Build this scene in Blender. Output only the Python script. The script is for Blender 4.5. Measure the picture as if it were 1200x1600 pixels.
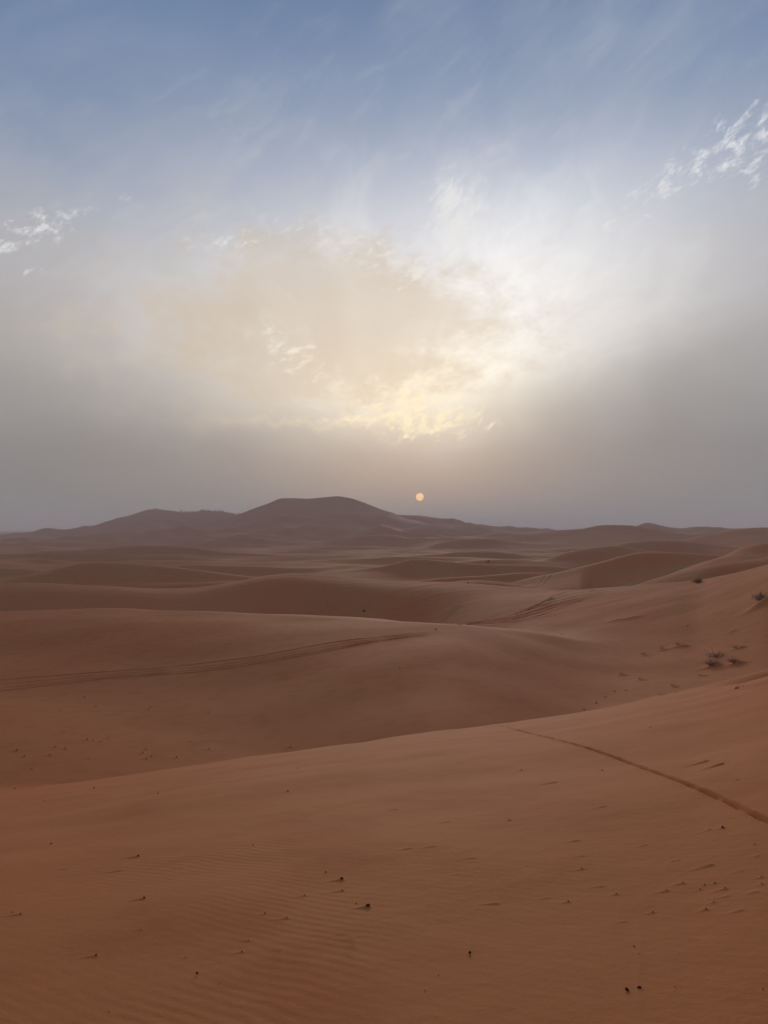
import bpy, bmesh, math, random
import numpy as np

R = math.radians
scene = bpy.context.scene
for o in list(bpy.data.objects):
    bpy.data.objects.remove(o, do_unlink=True)

# ------------------------------------------------------------------ camera
F = 1186.0            # focal length in photograph pixels (1200 x 1600)
HY = 828.0            # image row of the true horizon
cam_d = bpy.data.cameras.new("camera")
cam_d.sensor_fit = 'VERTICAL'
cam_d.sensor_height = 36.0
cam_d.lens = F / 1600.0 * 36.0
cam_d.shift_y = (HY - 800.0) / 1600.0
cam_d.clip_start = 0.05
cam_d.clip_end = 100000.0
cam = bpy.data.objects.new("camera", cam_d)
cam.location = (0, 0, 0)
cam.rotation_euler = (R(90), 0, 0)
scene.collection.objects.link(cam)
scene.camera = cam

# ------------------------------------------------------------------ world
SUN_AZ = math.atan((656 - 600) / F)
SUN_EL = math.atan((HY - 776.5) / F * math.cos(SUN_AZ))
world = bpy.data.worlds.new("World")
scene.world = world
world.use_nodes = True
world.cycles.sampling_method = 'NONE'
wt = world.node_tree
wt.nodes.clear()


class S:
    """tiny expression wrapper round node sockets"""
    tree = wt

    def __init__(self, sock):
        self.s = sock

    @staticmethod
    def m(op, *a, clamp=False):
        n = S.tree.nodes.new('ShaderNodeMath')
        n.operation = op
        n.use_clamp = clamp
        for i, v in enumerate(a):
            if isinstance(v, S):
                S.tree.links.new(v.s, n.inputs[i])
            else:
                n.inputs[i].default_value = v
        return S(n.outputs[0])

    def __add__(self, o): return S.m('ADD', self, o)
    __radd__ = __add__
    def __mul__(self, o): return S.m('MULTIPLY', self, o)
    __rmul__ = __mul__
    def __sub__(self, o): return S.m('SUBTRACT', self, o)
    def __rsub__(self, o): return S.m('SUBTRACT', o, self)
    def __truediv__(self, o): return S.m('DIVIDE', self, o)


def smooth(x, a, b):
    n = S.tree.nodes.new('ShaderNodeMapRange')
    n.interpolation_type = 'SMOOTHSTEP'
    S.tree.links.new(x.s, n.inputs['Value'])
    n.inputs['From Min'].default_value = a
    n.inputs['From Max'].default_value = b
    return S(n.outputs[0])


def vec(x, y, z=0.0):
    n = S.tree.nodes.new('ShaderNodeCombineXYZ')
    for i, v in enumerate((x, y, z)):
        if isinstance(v, S):
            S.tree.links.new(v.s, n.inputs[i])
        else:
            n.inputs[i].default_value = v
    return S(n.outputs[0])


def noise(v, scale=1.0, detail=6, rough=0.55, lac=2.0, dist=0.0, dim='2D'):
    n = S.tree.nodes.new('ShaderNodeTexNoise')
    n.noise_dimensions = dim
    S.tree.links.new(v.s, n.inputs['Vector'])
    n.inputs['Scale'].default_value = scale
    n.inputs['Detail'].default_value = detail
    n.inputs['Roughness'].default_value = rough
    n.inputs['Lacunarity'].default_value = lac
    n.inputs['Distortion'].default_value = dist
    return S(n.outputs[0])


def lin(c):
    return tuple(((v / 255) / 12.92 if v / 255 <= 0.04045 else ((v / 255 + 0.055) / 1.055) ** 2.4) for v in c)


def ramp(x, stops):
    n = S.tree.nodes.new('ShaderNodeValToRGB')
    S.tree.links.new(x.s, n.inputs[0])
    r = n.color_ramp
    r.interpolation = 'CARDINAL' if len(stops) > 2 else 'LINEAR'
    while len(r.elements) < len(stops):
        r.elements.new(0.5)
    for e, (p, c) in zip(r.elements, stops):
        e.position = p
        e.color = (*c, 1)
    return S(n.outputs[0])


def cmix(a, b, fac, mode='MIX'):
    n = S.tree.nodes.new('ShaderNodeMix')
    n.data_type = 'RGBA'
    n.blend_type = mode
    n.clamp_factor = True
    n.clamp_result = False
    for key, v in ((0, fac), (6, a), (7, b)):
        if isinstance(v, S):
            S.tree.links.new(v.s, n.inputs[key])
        elif key == 0:
            n.inputs[key].default_value = v
        else:
            n.inputs[key].default_value = (*v, 1)
    return S(n.outputs[2])


def curve(x, pts, lo, hi):
    """piecewise smooth function of x given by points (x, y)"""
    n = S.tree.nodes.new('ShaderNodeFloatCurve')
    n.inputs['Factor'].default_value = 1.0
    ys = [p[1] for p in pts]
    y0, y1 = min(ys), max(ys)
    xs = (x - lo) / (hi - lo)
    S.tree.links.new(xs.s, n.inputs['Value'])
    c = n.mapping.curves[0]
    while len(c.points) < len(pts):
        c.points.new(0.5, 0.5)
    for p, (px, py) in zip(c.points, pts):
        p.location = ((px - lo) / (hi - lo), (py - y0) / (y1 - y0))
    n.mapping.update()
    return S(n.outputs[0]) * (y1 - y0) + y0


def pix_dir(px, py):
    """photograph pixel -> azimuth, elevation in degrees"""
    u, v = (px - 600) / F, (HY - py) / F
    az = math.atan(u)
    return math.degrees(az), math.degrees(math.atan(v * math.cos(az)))


tc = wt.nodes.new('ShaderNodeTexCoord')
sep = wt.nodes.new('ShaderNodeSeparateXYZ')
wt.links.new(tc.outputs['Generated'], sep.inputs[0])
dx, dy, dz = (S(sep.outputs[i]) for i in range(3))
az = S.m('MULTIPLY', S.m('ARCTAN2', dx, dy), 180 / math.pi)
el = S.m('MULTIPLY', S.m('ARCSINE', dz), 180 / math.pi)

# irregular drift of all cloud coordinates
wv = vec(az * 0.11 + 3.3, el * 0.16 + 1.7)
warp = noise(wv, 1.0, 3, 0.5)
warp2 = noise(vec(az * 0.11 + 17.7, el * 0.16 + 31.3), 1.0, 3, 0.5)


def ey(py):
    return pix_dir(600, py)[1]


# clear-to-hazy background by elevation
elw = el + (warp - 0.5) * 5.0
TOP = 60.0
base = ramp(S.m('MULTIPLY', elw, 1 / TOP, clamp=True), [
    (0.0, lin((133, 136, 138))),
    (ey(760) / TOP, lin((134, 135, 138))),
    (ey(690) / TOP, lin((142, 142, 145))),
    (ey(600) / TOP, lin((157, 156, 157))),
    (ey(500) / TOP, lin((166, 164, 167))),
    (ey(400) / TOP, lin((163, 166, 175))),
    (ey(300) / TOP, lin((148, 158, 177))),
    (ey(200) / TOP, lin((126, 143, 171))),
    (ey(100) / TOP, lin((112, 134, 167))),
    (ey(0) / TOP, lin((101, 125, 161))),
    (0.72, lin((92, 118, 156))),
    (1.0, lin((88, 114, 152))),
])


base = cmix(base, (1.02, 0.985, 0.945), smooth(az, 6, -18) * smooth(el, 22, 12), 'MULTIPLY')


def gauss(x0, y0, sx, sy, ang=0.0, a=None, e=None):
    a = az if a is None else a
    e = el if e is None else e
    X, Y = a - x0, e - y0
    if ang:
        c, s = math.cos(R(ang)), math.sin(R(ang))
        X, Y = X * c + Y * s, Y * c - X * s
    X, Y = X / sx, Y / sy
    return S.m('EXPONENT', (X * X + Y * Y) * -1.0)


def gpix(px, py, rx, ry, ang=0.0):
    a0, e0 = pix_dir(px, py)
    k = 57.3 / F
    return gauss(a0, e0, rx * k, ry * k, ang)


# top of the low dust layer, in degrees of elevation, along the azimuth
eltop = curve(az, [(-180, 12), (-60, 13), (-27, 9.6), (-18, 8.2), (-10, 7.6), (-3, 7.0), (4, 6.6), (7.5, 7.2),
                   (12, 8.6), (18.5, 10.6), (27, 13.2), (60, 13), (180, 12)], -180, 180)
dust_rel = (el - eltop) + (warp2 - 0.5) * 3.0
above_dust = smooth(dust_rel, -5.5, 4.5)

# light scattered forward round the sun by the dust and thin cloud
gw = gauss(2.0, 14.5, 17.5, 9.5, 8) * above_dust
gh = gauss(1.5, 18.0, 24.0, 12.5, 4) * above_dust
gc = gauss(1.6, 10.2, 9.5, 4.6) * (above_dust * 0.92 + 0.08)
glow_low = gauss(0.5, 4.0, 13.0, 6.0)
sky = cmix(base, (0.33, 0.32, 0.30), gw, 'ADD')
# feathered rays of thin cloud fanning out from above the sun
rx_, ry_ = az - 1.5, el - 5.5
theta = S.m('ARCTAN2', ry_, rx_)
rr_ = S.m('SQRT', rx_ * rx_ + ry_ * ry_)
fan = noise(vec(theta * 3.2 + (warp - 0.5) * 1.2, rr_ * 0.07 + warp2), 1.0, 6, 0.62, 2.2)
fan_m = smooth(fan, 0.42, 0.72) * gauss(3.0, 16.5, 20.0, 8.0, 8) * above_dust
sky = cmix(sky, (0.86, 0.86, 0.85), fan_m * 0.42)
sky = cmix(sky, (0.13, 0.122, 0.115), gh, 'ADD')
sky = cmix(sky, (0.33, 0.295, 0.15), gc, 'ADD')
sky = cmix(sky, (0.060, 0.055, 0.042), glow_low, 'ADD')
sky = cmix(sky, (0.15, 0.15, 0.145), gpix(860, 430, 250, 150, 25) * above_dust, 'ADD')

# streaky high cloud: two fields, both leaning up to the right
c30, s30 = math.cos(R(32)), math.sin(R(32))
ra, re_ = az * c30 + el * s30, el * c30 - az * s30
streak = noise(vec(ra * 0.16 + warp * 1.5, re_ * 0.55 + warp2 * 1.2), 1.0, 6, 0.62, 2.1)
fine = noise(vec(ra * 0.9 + warp * 3.0 + streak * 3.0 + 40.0, re_ * 2.0 + warp2 * 3.0 + streak * 4.0), 1.0, 6, 0.72, 2.2)
veil_n = noise(vec(ra * 0.05 + 60.0, re_ * 0.16), 1.0, 5, 0.55)
# a soft, uneven veil that spreads over the upper sky
veil = smooth(veil_n, 0.42, 0.72) * smooth(el, 8, 20)
sky = cmix(sky, (0.62, 0.62, 0.64), veil * 0.14)
sky = cmix(sky, (0.66, 0.66, 0.68), smooth(streak, 0.50, 0.80) * smooth(el, 9, 16) * (gh * 0.40))

# the dusky beige cloud bank above the sun
bank_g = gpix(470, 545, 330, 125, -3) + gpix(560, 440, 200, 70, -14) * 0.7
bank = smooth(bank_g + (noise(vec(az * 0.22 + warp, el * 0.34 + 80.0), 1.0, 6, 0.66, 2.1) - 0.5) * 1.5, 0.22, 0.95) * above_dust
sky = cmix(sky, lin((206, 190, 168)), bank * (warp2 * 0.4 + 0.40))

# the bright cloudlets
spots = [
    (712, 318, 50, 46, 35, 1.3), (880, 440, 90, 60, 20, 0.5), (570, 395, 150, 34, -14, 0.4),
    (940, 430, 36, 14, 10, 0.7), (55, 425, 18, 8, 10, 0.7), (200, 307, 14, 8, 10, 0.6),
    (690, 400, 90, 40, 25, 0.6),
]
G = None
for (px, py, rx, ry, an, st) in spots:
    g = gpix(px, py, rx, ry, an) * st
    G = g if G is None else G + g
mix_n = fine * 0.7 + streak * 0.3
cl = smooth(mix_n + G * 0.23, 0.62, 0.86) * smooth(G, 0.04, 0.35)
puff = noise(vec(az * 0.95 + warp * 2.0 + streak * 2.0, el * 1.5 - az * 0.5 + warp2 * 2.0 + 120.0), 1.0, 6, 0.66, 2.3)
G2 = None
for (px, py, rx, ry, an, st) in [(640, 632, 85, 40, 0, 1.0), (690, 668, 75, 16, 4, 0.9), (455, 548, 62, 30, -35, 0.85), (740, 545, 70, 34, 30, 0.75), (575, 395, 150, 30, -14, 0.62),
                                 (345, 375, 70, 22, 10, 0.6), (880, 440, 95, 60, 20, 0.6), (545, 655, 110, 10, 2, 0.7), (50, 362, 72, 20, 28, 0.95), (1120, 240, 130, 30, 26, 0.72), (1180, 245, 40, 40, 30, 0.5), (1020, 290, 50, 16, 30, 0.4), (712, 315, 44, 42, 35, 0.8)]:
    g = gpix(px, py, rx, ry, an) * st
    G2 = g if G2 is None else G2 + g
cl2 = smooth(puff + G2 * 0.22, 0.59, 0.92) * smooth(G2, 0.04, 0.35)
cl = S.m('MAXIMUM', cl, cl2)
warm = gauss(1.8, 9.5, 12.0, 7.5)
ccol = cmix((0.80, 0.81, 0.82), (1.05, 0.94, 0.64), warm)
sky = cmix(sky, ccol, cl * 0.85)
# thin bright rim along the foot of the cloud bank
rim_n = (noise(vec(az * 0.35, 4.0, 0.0), 1.0, 5, 0.6) - 0.5) * 3.0
rim_d = (el - (rim_n + 8.0)) / 0.28
rim = S.m('EXPONENT', rim_d * rim_d * -1.0) * gauss(-2.5, 8.0, 9.0, 3.0)
sky = cmix(sky, (0.95, 0.82, 0.55), rim * fine * 0.55)

# sky away from the sun is dimmer
back = smooth(S.m('ABSOLUTE', az), 40, 150)
sky = cmix(sky, (0.72, 0.73, 0.77), back * smooth(el, 75, 45), 'MULTIPLY')

nish = wt.nodes.new('ShaderNodeTexSky')
nish.sky_type = 'NISHITA'
nish.sun_disc = False
nish.sun_elevation = SUN_EL
nish.sun_rotation = SUN_AZ
nish.dust_density = 4.0
nish.air_density = 1.0
bg1 = wt.nodes.new('ShaderNodeBackground')
bg1.inputs[1].default_value = 0.12
wt.links.new(nish.outputs[0], bg1.inputs[0])
bg2 = wt.nodes.new('ShaderNodeBackground')
bg2.inputs[1].default_value = 1.0
wt.links.new(sky.s, bg2.inputs[0])
mx = wt.nodes.new('ShaderNodeMixShader')
mx.inputs[0].default_value = 0.94
wt.links.new(bg1.outputs[0], mx.inputs[1])
wt.links.new(bg2.outputs[0], mx.inputs[2])
wo = wt.nodes.new('ShaderNodeOutputWorld')
wt.links.new(mx.outputs[0], wo.inputs[0])

# ------------------------------------------------------------------ sun lamp, exposure
ld = bpy.data.lights.new("sunlight", 'SUN')
ld.energy = 2.2
ld.angle = R(26)
ld.color = (1.0, 0.88, 0.74)
lamp = bpy.data.objects.new("sunlight", ld)
lamp.rotation_euler = (R(90) - SUN_EL, 0, math.pi - SUN_AZ)
lamp.location = (40, 400, 60)
scene.collection.objects.link(lamp)

vs = scene.view_settings
vs.view_transform = 'Standard'
vs.look = 'None'
vs.exposure = 0.08
vs.gamma = 1.0
vs.use_curve_mapping = False
scene.cycles.volume_bounces = 1
scene.cycles.max_bounces = 6
scene.cycles.diffuse_bounces = 3

# ------------------------------------------------------------------ numpy noise
rng = np.random.RandomState(7)
_perm = rng.permutation(1024)
_ga = rng.rand(1024) * 2 * np.pi
_gx, _gy = np.cos(_ga), np.sin(_ga)


def perlin(x, y, seed=0):
    xi, yi = np.floor(x).astype(np.int64), np.floor(y).astype(np.int64)
    xf, yf = x - xi, y - yi
    u, v = xf * xf * xf * (xf * (xf * 6 - 15) + 10), yf * yf * yf * (yf * (yf * 6 - 15) + 10)

    def g(ix, iy):
        h = _perm[(_perm[(ix + seed * 37) & 1023] + iy) & 1023]
        return h
    h00, h10, h01, h11 = g(xi, yi), g(xi + 1, yi), g(xi, yi + 1), g(xi + 1, yi + 1)
    a = _gx[h00] * xf + _gy[h00] * yf
    b = _gx[h10] * (xf - 1) + _gy[h10] * yf
    c = _gx[h01] * xf + _gy[h01] * (yf - 1)
    d = _gx[h11] * (xf - 1) + _gy[h11] * (yf - 1)
    return 1.5 * ((a + (b - a) * u) * (1 - v) + (c + (d - c) * u) * v)


def sstep(x, a, b):
    t = np.clip((x - a) / (b - a), 0, 1)
    return t * t * (3 - 2 * t)


def herm(x, xs, ys):
    """monotone cubic through points, constant outside"""
    xs, ys = np.asarray(xs, float), np.asarray(ys, float)
    h = np.diff(xs)
    d = np.diff(ys) / h
    m = np.zeros_like(ys)
    m[1:-1] = np.where(d[:-1] * d[1:] > 0, 2 * d[:-1] * d[1:] / (d[:-1] + d[1:] + 1e-12 * np.sign(d[:-1] + 1e-15)), 0)
    m[0], m[-1] = d[0], d[-1]
    xc = np.clip(x, xs[0], xs[-1])
    i = np.clip(np.searchsorted(xs, xc, side='right') - 1, 0, len(h) - 1)
    t = (xc - xs[i]) / h[i]
    t2, t3 = t * t, t * t * t
    return ((2 * t3 - 3 * t2 + 1) * ys[i] + (t3 - 2 * t2 + t) * h[i] * m[i]
            + (-2 * t3 + 3 * t2) * ys[i + 1] + (t3 - t2) * h[i] * m[i + 1])


def smax(a, b, k):
    h = np.clip(0.5 + 0.5 * (a - b) / k, 0, 1)
    return b + (a - b) * h + k * h * (1 - h)


# ------------------------------------------------------------------ the dunes
# crest of the foreground dune: image column, image row, distance
L1 = np.array([(-1400, 1300, 30), (-600, 1290, 28), (-200, 1262, 27), (0, 1238, 26), (100, 1226, 25.5), (200, 1212, 25), (300, 1196, 24.5),
               (400, 1182, 24), (500, 1168, 23.5), (600, 1154, 23), (700, 1141, 22.5), (770, 1133, 22), (800, 1129.5, 22),
               (900, 1113, 22), (1000, 1094, 22), (1075, 1079, 21.6), (1120, 1067, 21.3), (1200, 1044, 21), (1300, 1022, 21),
               (1600, 985, 22), (2600, 940, 24)], float)

# (name, front rounding, back slope, back rounding, points (column, row, distance, front slope))
DUNES = [
    # crest beyond the valley with the tyre tracks
    (12, 0.20, 3.0, [(-1500, 965, 95, .12), (-400, 962, 88, .14), (0, 956.5, 80, .12), (100, 953.5, 79, .12), (180, 952.5, 78, .12),
                     (300, 956.5, 75, .115), (400, 961, 72, .105), (500, 966, 68, .095), (600, 971, 64, .085), (660, 974.5, 61, .06),
                     (700, 976.5, 60, .045), (760, 981, 61, .04), (830, 990, 62.5, .04), (900, 1003, 64, .04), (980, 1024, 65, .04), (1060, 1050, 65, .04)]),
    # long crest behind it that climbs to the right
    (11, 0.30, 3.0, [(-1500, 900, 190, .10), (-400, 906, 180, .10), (0, 911, 168, .40), (50, 911, 166, .40), (125, 914, 165, .36), (175, 916, 165, .30),
                     (250, 919, 166, .22), (300, 916, 168, .20), (350, 909.5, 168, .22), (400, 902.5, 166, .27), (430, 898.5, 165, .34),
                     (462, 896.5, 164, .42), (500, 898, 162, .48), (550, 903, 158, .48), (600, 907.5, 153, .46), (675, 911, 144, .32),
                     (775, 916, 133, .10), (865, 921, 121, .07), (900, 920.5, 116, .08), (975, 917, 107, .115), (1050, 912, 99, .16),
                     (1085, 909.5, 96, .185), (1130, 900, 92, .22), (1162, 893, 89, .245), (1200, 882, 86, .275), (1300, 850, 81, .34),
                     (1600, 790, 76, .22), (2600, 740, 74, .22)]),
    (7, 0.30, 2.0, [(-700, 905, 260, .12), (-200, 915, 250, .12), (15, 902, 240, .3), (60, 895, 236, .34), (105, 885.5, 232, .34), (135, 880, 230, .3),
                    (200, 879.5, 228, .26), (250, 884, 226, .26), (300, 890.5, 224, .24), (360, 896.5, 222, .2), (420, 903, 220, .2)]),
    (9, 0.25, 3.0, [(100, 889, 300, .08), (180, 880, 300, .09), (212, 877.5, 300, .09), (300, 876, 300, .09), (400, 878, 298, .09),
                    (500, 882, 292, .09), (560, 886, 285, .09), (640, 893, 280, .09)]),
    (6, 0.32, 2.0, [(540, 896, 262, .1), (565, 890, 262, .3), (600, 884, 262, .36), (625, 879, 262, .36), (645, 875.5, 261, .36), (662, 875, 260, .36),
                    (700, 876.5, 258, .36), (750, 880, 254, .36), (800, 882.5, 250, .34), (850, 884.5, 246, .3), (900, 889, 244, .24), (950, 897, 243, .2)]),
    (9, 0.30, 2.5, [(850, 897, 215, .10), (880, 892, 215, .11), (905, 887, 215, .12), (930, 881, 215, .24), (952, 874.5, 215, .28), (982, 866, 215, .30),
                    (1007, 862.5, 214, .30), (1040, 863, 212, .26), (1075, 865, 210, .2), (1117, 868, 208, .12), (1200, 876, 205, .1)]),
    (6, 0.35, 1.5, [(985, 925, 130, .08), (1010, 914, 140, .10), (1040, 899, 150, .13), (1075, 885.5, 160, .15), (1122, 869, 172, .16), (1170, 852, 185, .17),
                    (1215, 846, 195, .17), (1300, 838, 210, .17), (1600, 830, 230, .15), (2600, 820, 240, .15)]),
    (5, 0.30, 1.0, [(1090, 885, 125, .2), (1140, 875.5, 124, .4), (1180, 871, 122, .4), (1230, 864, 120, .4), (1400, 850, 120, .2), (2600, 845, 120, .2)]),
    (16, 0.3, 3.0, [(-1500, 870, 480, .14), (-200, 878, 470, .14), (0, 876, 455, .14), (60, 868.5, 445, .15), (110, 862.5, 440, .15), (150, 858, 436, .15),
                    (190, 854, 432, .26), (230, 852, 430, .36), (262, 852.5, 430, .38), (300, 855, 428, .38), (340, 860, 426, .36),
                    (390, 865, 424, .3), (450, 866, 424, .16), (500, 867, 424, .15), (560, 868.3, 424, .15), (590, 866, 424, .15), (625, 861, 424, .15),
                    (660, 862, 424, .14), (720, 867, 422, .12), (800, 873, 420, .1)]),
    (10, 0.3, 2.0, [(10, 873, 520, .15), (30, 869, 520, .4), (90, 865.5, 520, .4), (120, 868, 520, .12), (180, 875, 520, .1)]),
    (16, 0.3, 3.0, [(320, 866, 520, .1), (350, 858.5, 520, .13), (385, 856.5, 520, .13), (440, 857.5, 520, .13), (490, 857, 520, .13), (530, 853, 520, .14),
                    (560, 853, 520, .14), (620, 856, 520, .13), (700, 861, 520, .1)]),
    (12, 0.3, 2.0, [(690, 872, 360, .1), (700, 866, 360, .35), (730, 862, 360, .38), (760, 860.5, 360, .38), (800, 864, 358, .35), (840, 870, 356, .13), (880, 876, 355, .1)]),
    (12, 0.3, 2.0, [(840, 880, 310, .1), (860, 871, 310, .34), (890, 861, 310, .36), (930, 854.5, 310, .36), (960, 853, 310, .34), (1000, 858, 310, .13), (1060, 866, 310, .1)]),
    (14, 0.3, 2.0, [(940, 856, 390, .1), (985, 848, 390, .32), (1030, 845, 390, .34), (1080, 847, 385, .34), (1130, 852, 380, .14), (1200, 862, 375, .1)]),
    (16, 0.3, 3.0, [(660, 855, 560, .1), (690, 847, 560, .34), (720, 843, 560, .36), (760, 841, 560, .36), (800, 846, 556, .13), (860, 852, 552, .1)]),
    # right skyline
    (22, 0.3, 4.0, [(700, 838, 640, .10), (810, 831.5, 640, .12), (870, 830.5, 640, .12), (905, 828.5, 640, .13), (935, 825.3, 640, .14), (960, 824.2, 640, .14), (985, 825.6, 640, .13),
                    (1010, 829, 640, .12), (1050, 835, 640, .1)]),
    (22, 0.3, 3.0, [(985, 835, 900, .12), (1000, 829, 900, .12), (1014, 824.6, 900, .12), (1045, 825.2, 900, .12), (1080, 827, 900, .12), (1100, 826.5, 900, .12),
                    (1140, 829, 900, .12), (1300, 830, 900, .12), (2600, 826, 900, .12)]),
    (18, 0.3, 3.0, [(1060, 846, 480, .12), (1090, 838.5, 480, .15), (1115, 833.5, 480, .16), (1140, 829, 480, .16), (1170, 825.2, 480, .16), (1200, 824, 480, .16),
                    (1260, 822.5, 480, .16), (1500, 818, 480, .16), (2600, 815, 480, .16)]),
    # far left ridge
    (25, 0.3, 4.0, [(-1500, 835, 1150, .18), (-300, 842, 1150, .18), (-80, 843, 1150, .16), (0, 838, 1150, .17), (28, 835, 1150, .18), (45, 834, 1150, .18), (60, 829.5, 1150, .18),
                    (75, 828, 1150, .18), (95, 829.3, 1150, .18), (112, 829.6, 1150, .18), (128, 827, 1150, .19), (165, 818, 1150, .2), (205, 805, 1150, .21),
                    (227, 797.5, 1150, .22), (244, 795, 1150, .22), (262, 797, 1150, .22), (285, 799.5, 1150, .22), (300, 800, 1150, .22), (318, 798, 1150, .22), (340, 799, 1150, .22),
                    (360, 802, 1150, .22), (400, 810, 1150, .2), (480, 826, 1150, .18), (600, 845, 1150, .15)]),
    # the great dune
    (16, 0.3, 4.0, [(180, 848, 1010, .12), (260, 834, 1010, .15), (320, 819, 1010, .19), (365, 805, 1010, .21), (410, 790, 1010, .23), (444, 779, 1010, .245), (475, 779.3, 1010, .245),
                    (500, 778, 1010, .25), (527, 776, 1010, .25), (541, 777.5, 1010, .25), (570, 786, 1010, .24), (600, 797, 1010, .22), (640, 809, 1010, .2),
                    (700, 821, 1010, .17), (780, 834, 1010, .14), (860, 843, 1010, .12)]),
    (40, 0.3, 5.0, [(560, 816, 1100, .15), (600, 807, 1100, .17), (625, 805, 1100, .18), (650, 805.3, 1100, .18), (675, 811, 1100, .18), (700, 815.3, 1100, .18), (706, 814.3, 1100, .18),
                    (728, 820.5, 1100, .17), (760, 825, 1100, .16), (810, 829.8, 1100, .14), (860, 832, 1100, .12), (960, 836, 1100, .1)]),
    # low spurs at the foot of the great dune
    (25, 0.22, 4.0, [(100, 848, 840, .1), (180, 838, 840, .14), (240, 832, 840, .16), (300, 829, 840, .15), (360, 833, 840, .12), (420, 842, 840, .1)]),
    (25, 0.22, 4.0, [(330, 845, 760, .1), (370, 838, 760, .14), (430, 836, 760, .15), (500, 836, 760, .15), (560, 833, 760, .16), (600, 831, 760, .15), (660, 838, 760, .12), (720, 846, 760, .1)]),
    (20, 0.22, 3.0, [(260, 854, 680, .1), (310, 846, 680, .14), (350, 842, 680, .15), (400, 845, 680, .14), (470, 851, 680, .1)]),
    (20, 0.22, 3.0, [(470, 853, 660, .1), (520, 846, 660, .14), (570, 839, 660, .16), (610, 838, 660, .15), (650, 843, 660, .13), (700, 850, 660, .1)]),
    (20, 0.22, 3.0, [(-400, 856, 800, .1), (-60, 853, 800, .13), (20, 850, 800, .14), (90, 848, 800, .14), (160, 850, 800, .12), (240, 855, 800, .1)]),
    (25, 0.22, 4.0, [(560, 838, 900, .12), (610, 829, 900, .16), (650, 827, 900, .17), (700, 832, 900, .15), (760, 840, 900, .12)]),
    (25, 0.22, 4.0, [(440, 830, 930, .12), (490, 820, 930, .17), (540, 812, 930, .20), (580, 815, 930, .2), (630, 825, 930, .16), (690, 836, 930, .12)]),
]


def prep(pts):
    p = np.array(pts, float)
    px, D = p[:, 0], p[:, 2]
    z = (HY - p[:, 1]) / F * D
    return px, D, z, p[:, 3]


rd_ = random.Random(5)
for i_ in range(32):
    D_ = math.exp(rd_.uniform(math.log(185), math.log(880)))
    c_ = rd_.uniform(-80, 1280)
    hw_ = rd_.uniform(80, 210)
    h_ = rd_.uniform(1.6, 4.2) * (0.7 + D_ / 700)
    zf_ = np.interp(D_, [180, 240, 420, 800], [-15.5, -14.5, -15.5, -18.5])
    sl_ = rd_.uniform(-0.10, 0.10)
    pk_ = rd_.uniform(-0.4, 0.4)
    P_ = []
    for t_ in np.linspace(-1, 1, 9):
        z_ = zf_ + h_ * (1 - abs((t_ - pk_) / (1 + (abs(pk_) if (t_ - pk_) * pk_ < 0 else -abs(pk_)))) ** 1.8) - 0.6
        d_ = D_ * (1 + sl_ * t_ + 0.05 * t_ * t_)
        P_.append((c_ + hw_ * t_, HY - z_ / d_ * F, d_, rd_.uniform(.28, .36)))
    DUNES.append((3.5 + D_ * 0.012, 0.18, 1.5, P_))
N_RANDOM = 32

PREP = [(wf, sb, wb, *prep(pts)) for (wf, sb, wb, pts) in DUNES]
NEAR_X = L1[:, 0]
NEAR_D = L1[:, 2]
NEAR_Z = (HY - L1[:, 1]) / F * L1[:, 2]
AZ_MAX = R(65)


def near_profile(D, dn, zn):
    t = D / dn
    z0 = -1.72
    base_ = z0 + (zn - z0) * np.power(t, 1.15)
    roll = np.maximum(D - (dn - 3.2), 0)
    rr = 0.034 * roll * roll
    rr = np.where(roll > 6.5, 0.034 * 6.5 * 6.5 + 0.44 * (roll - 6.5), rr)
    return base_ + 0.034 * 3.2 ** 2 - rr + 0.5 * np.sin(np.pi * np.clip(t, 0, 1)) * 0.35, t


_Dg = np.linspace(6, 40, 1500)
for _ in range(4):
    for i_ in range(len(NEAR_X)):
        pz, _t = near_profile(_Dg, NEAR_D[i_], NEAR_Z[i_])
        j_ = int(np.argmax(pz / _Dg))
        NEAR_Z[i_] -= (pz[j_] / _Dg[j_] - (HY - L1[i_, 1]) / F) * _Dg[j_]


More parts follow.
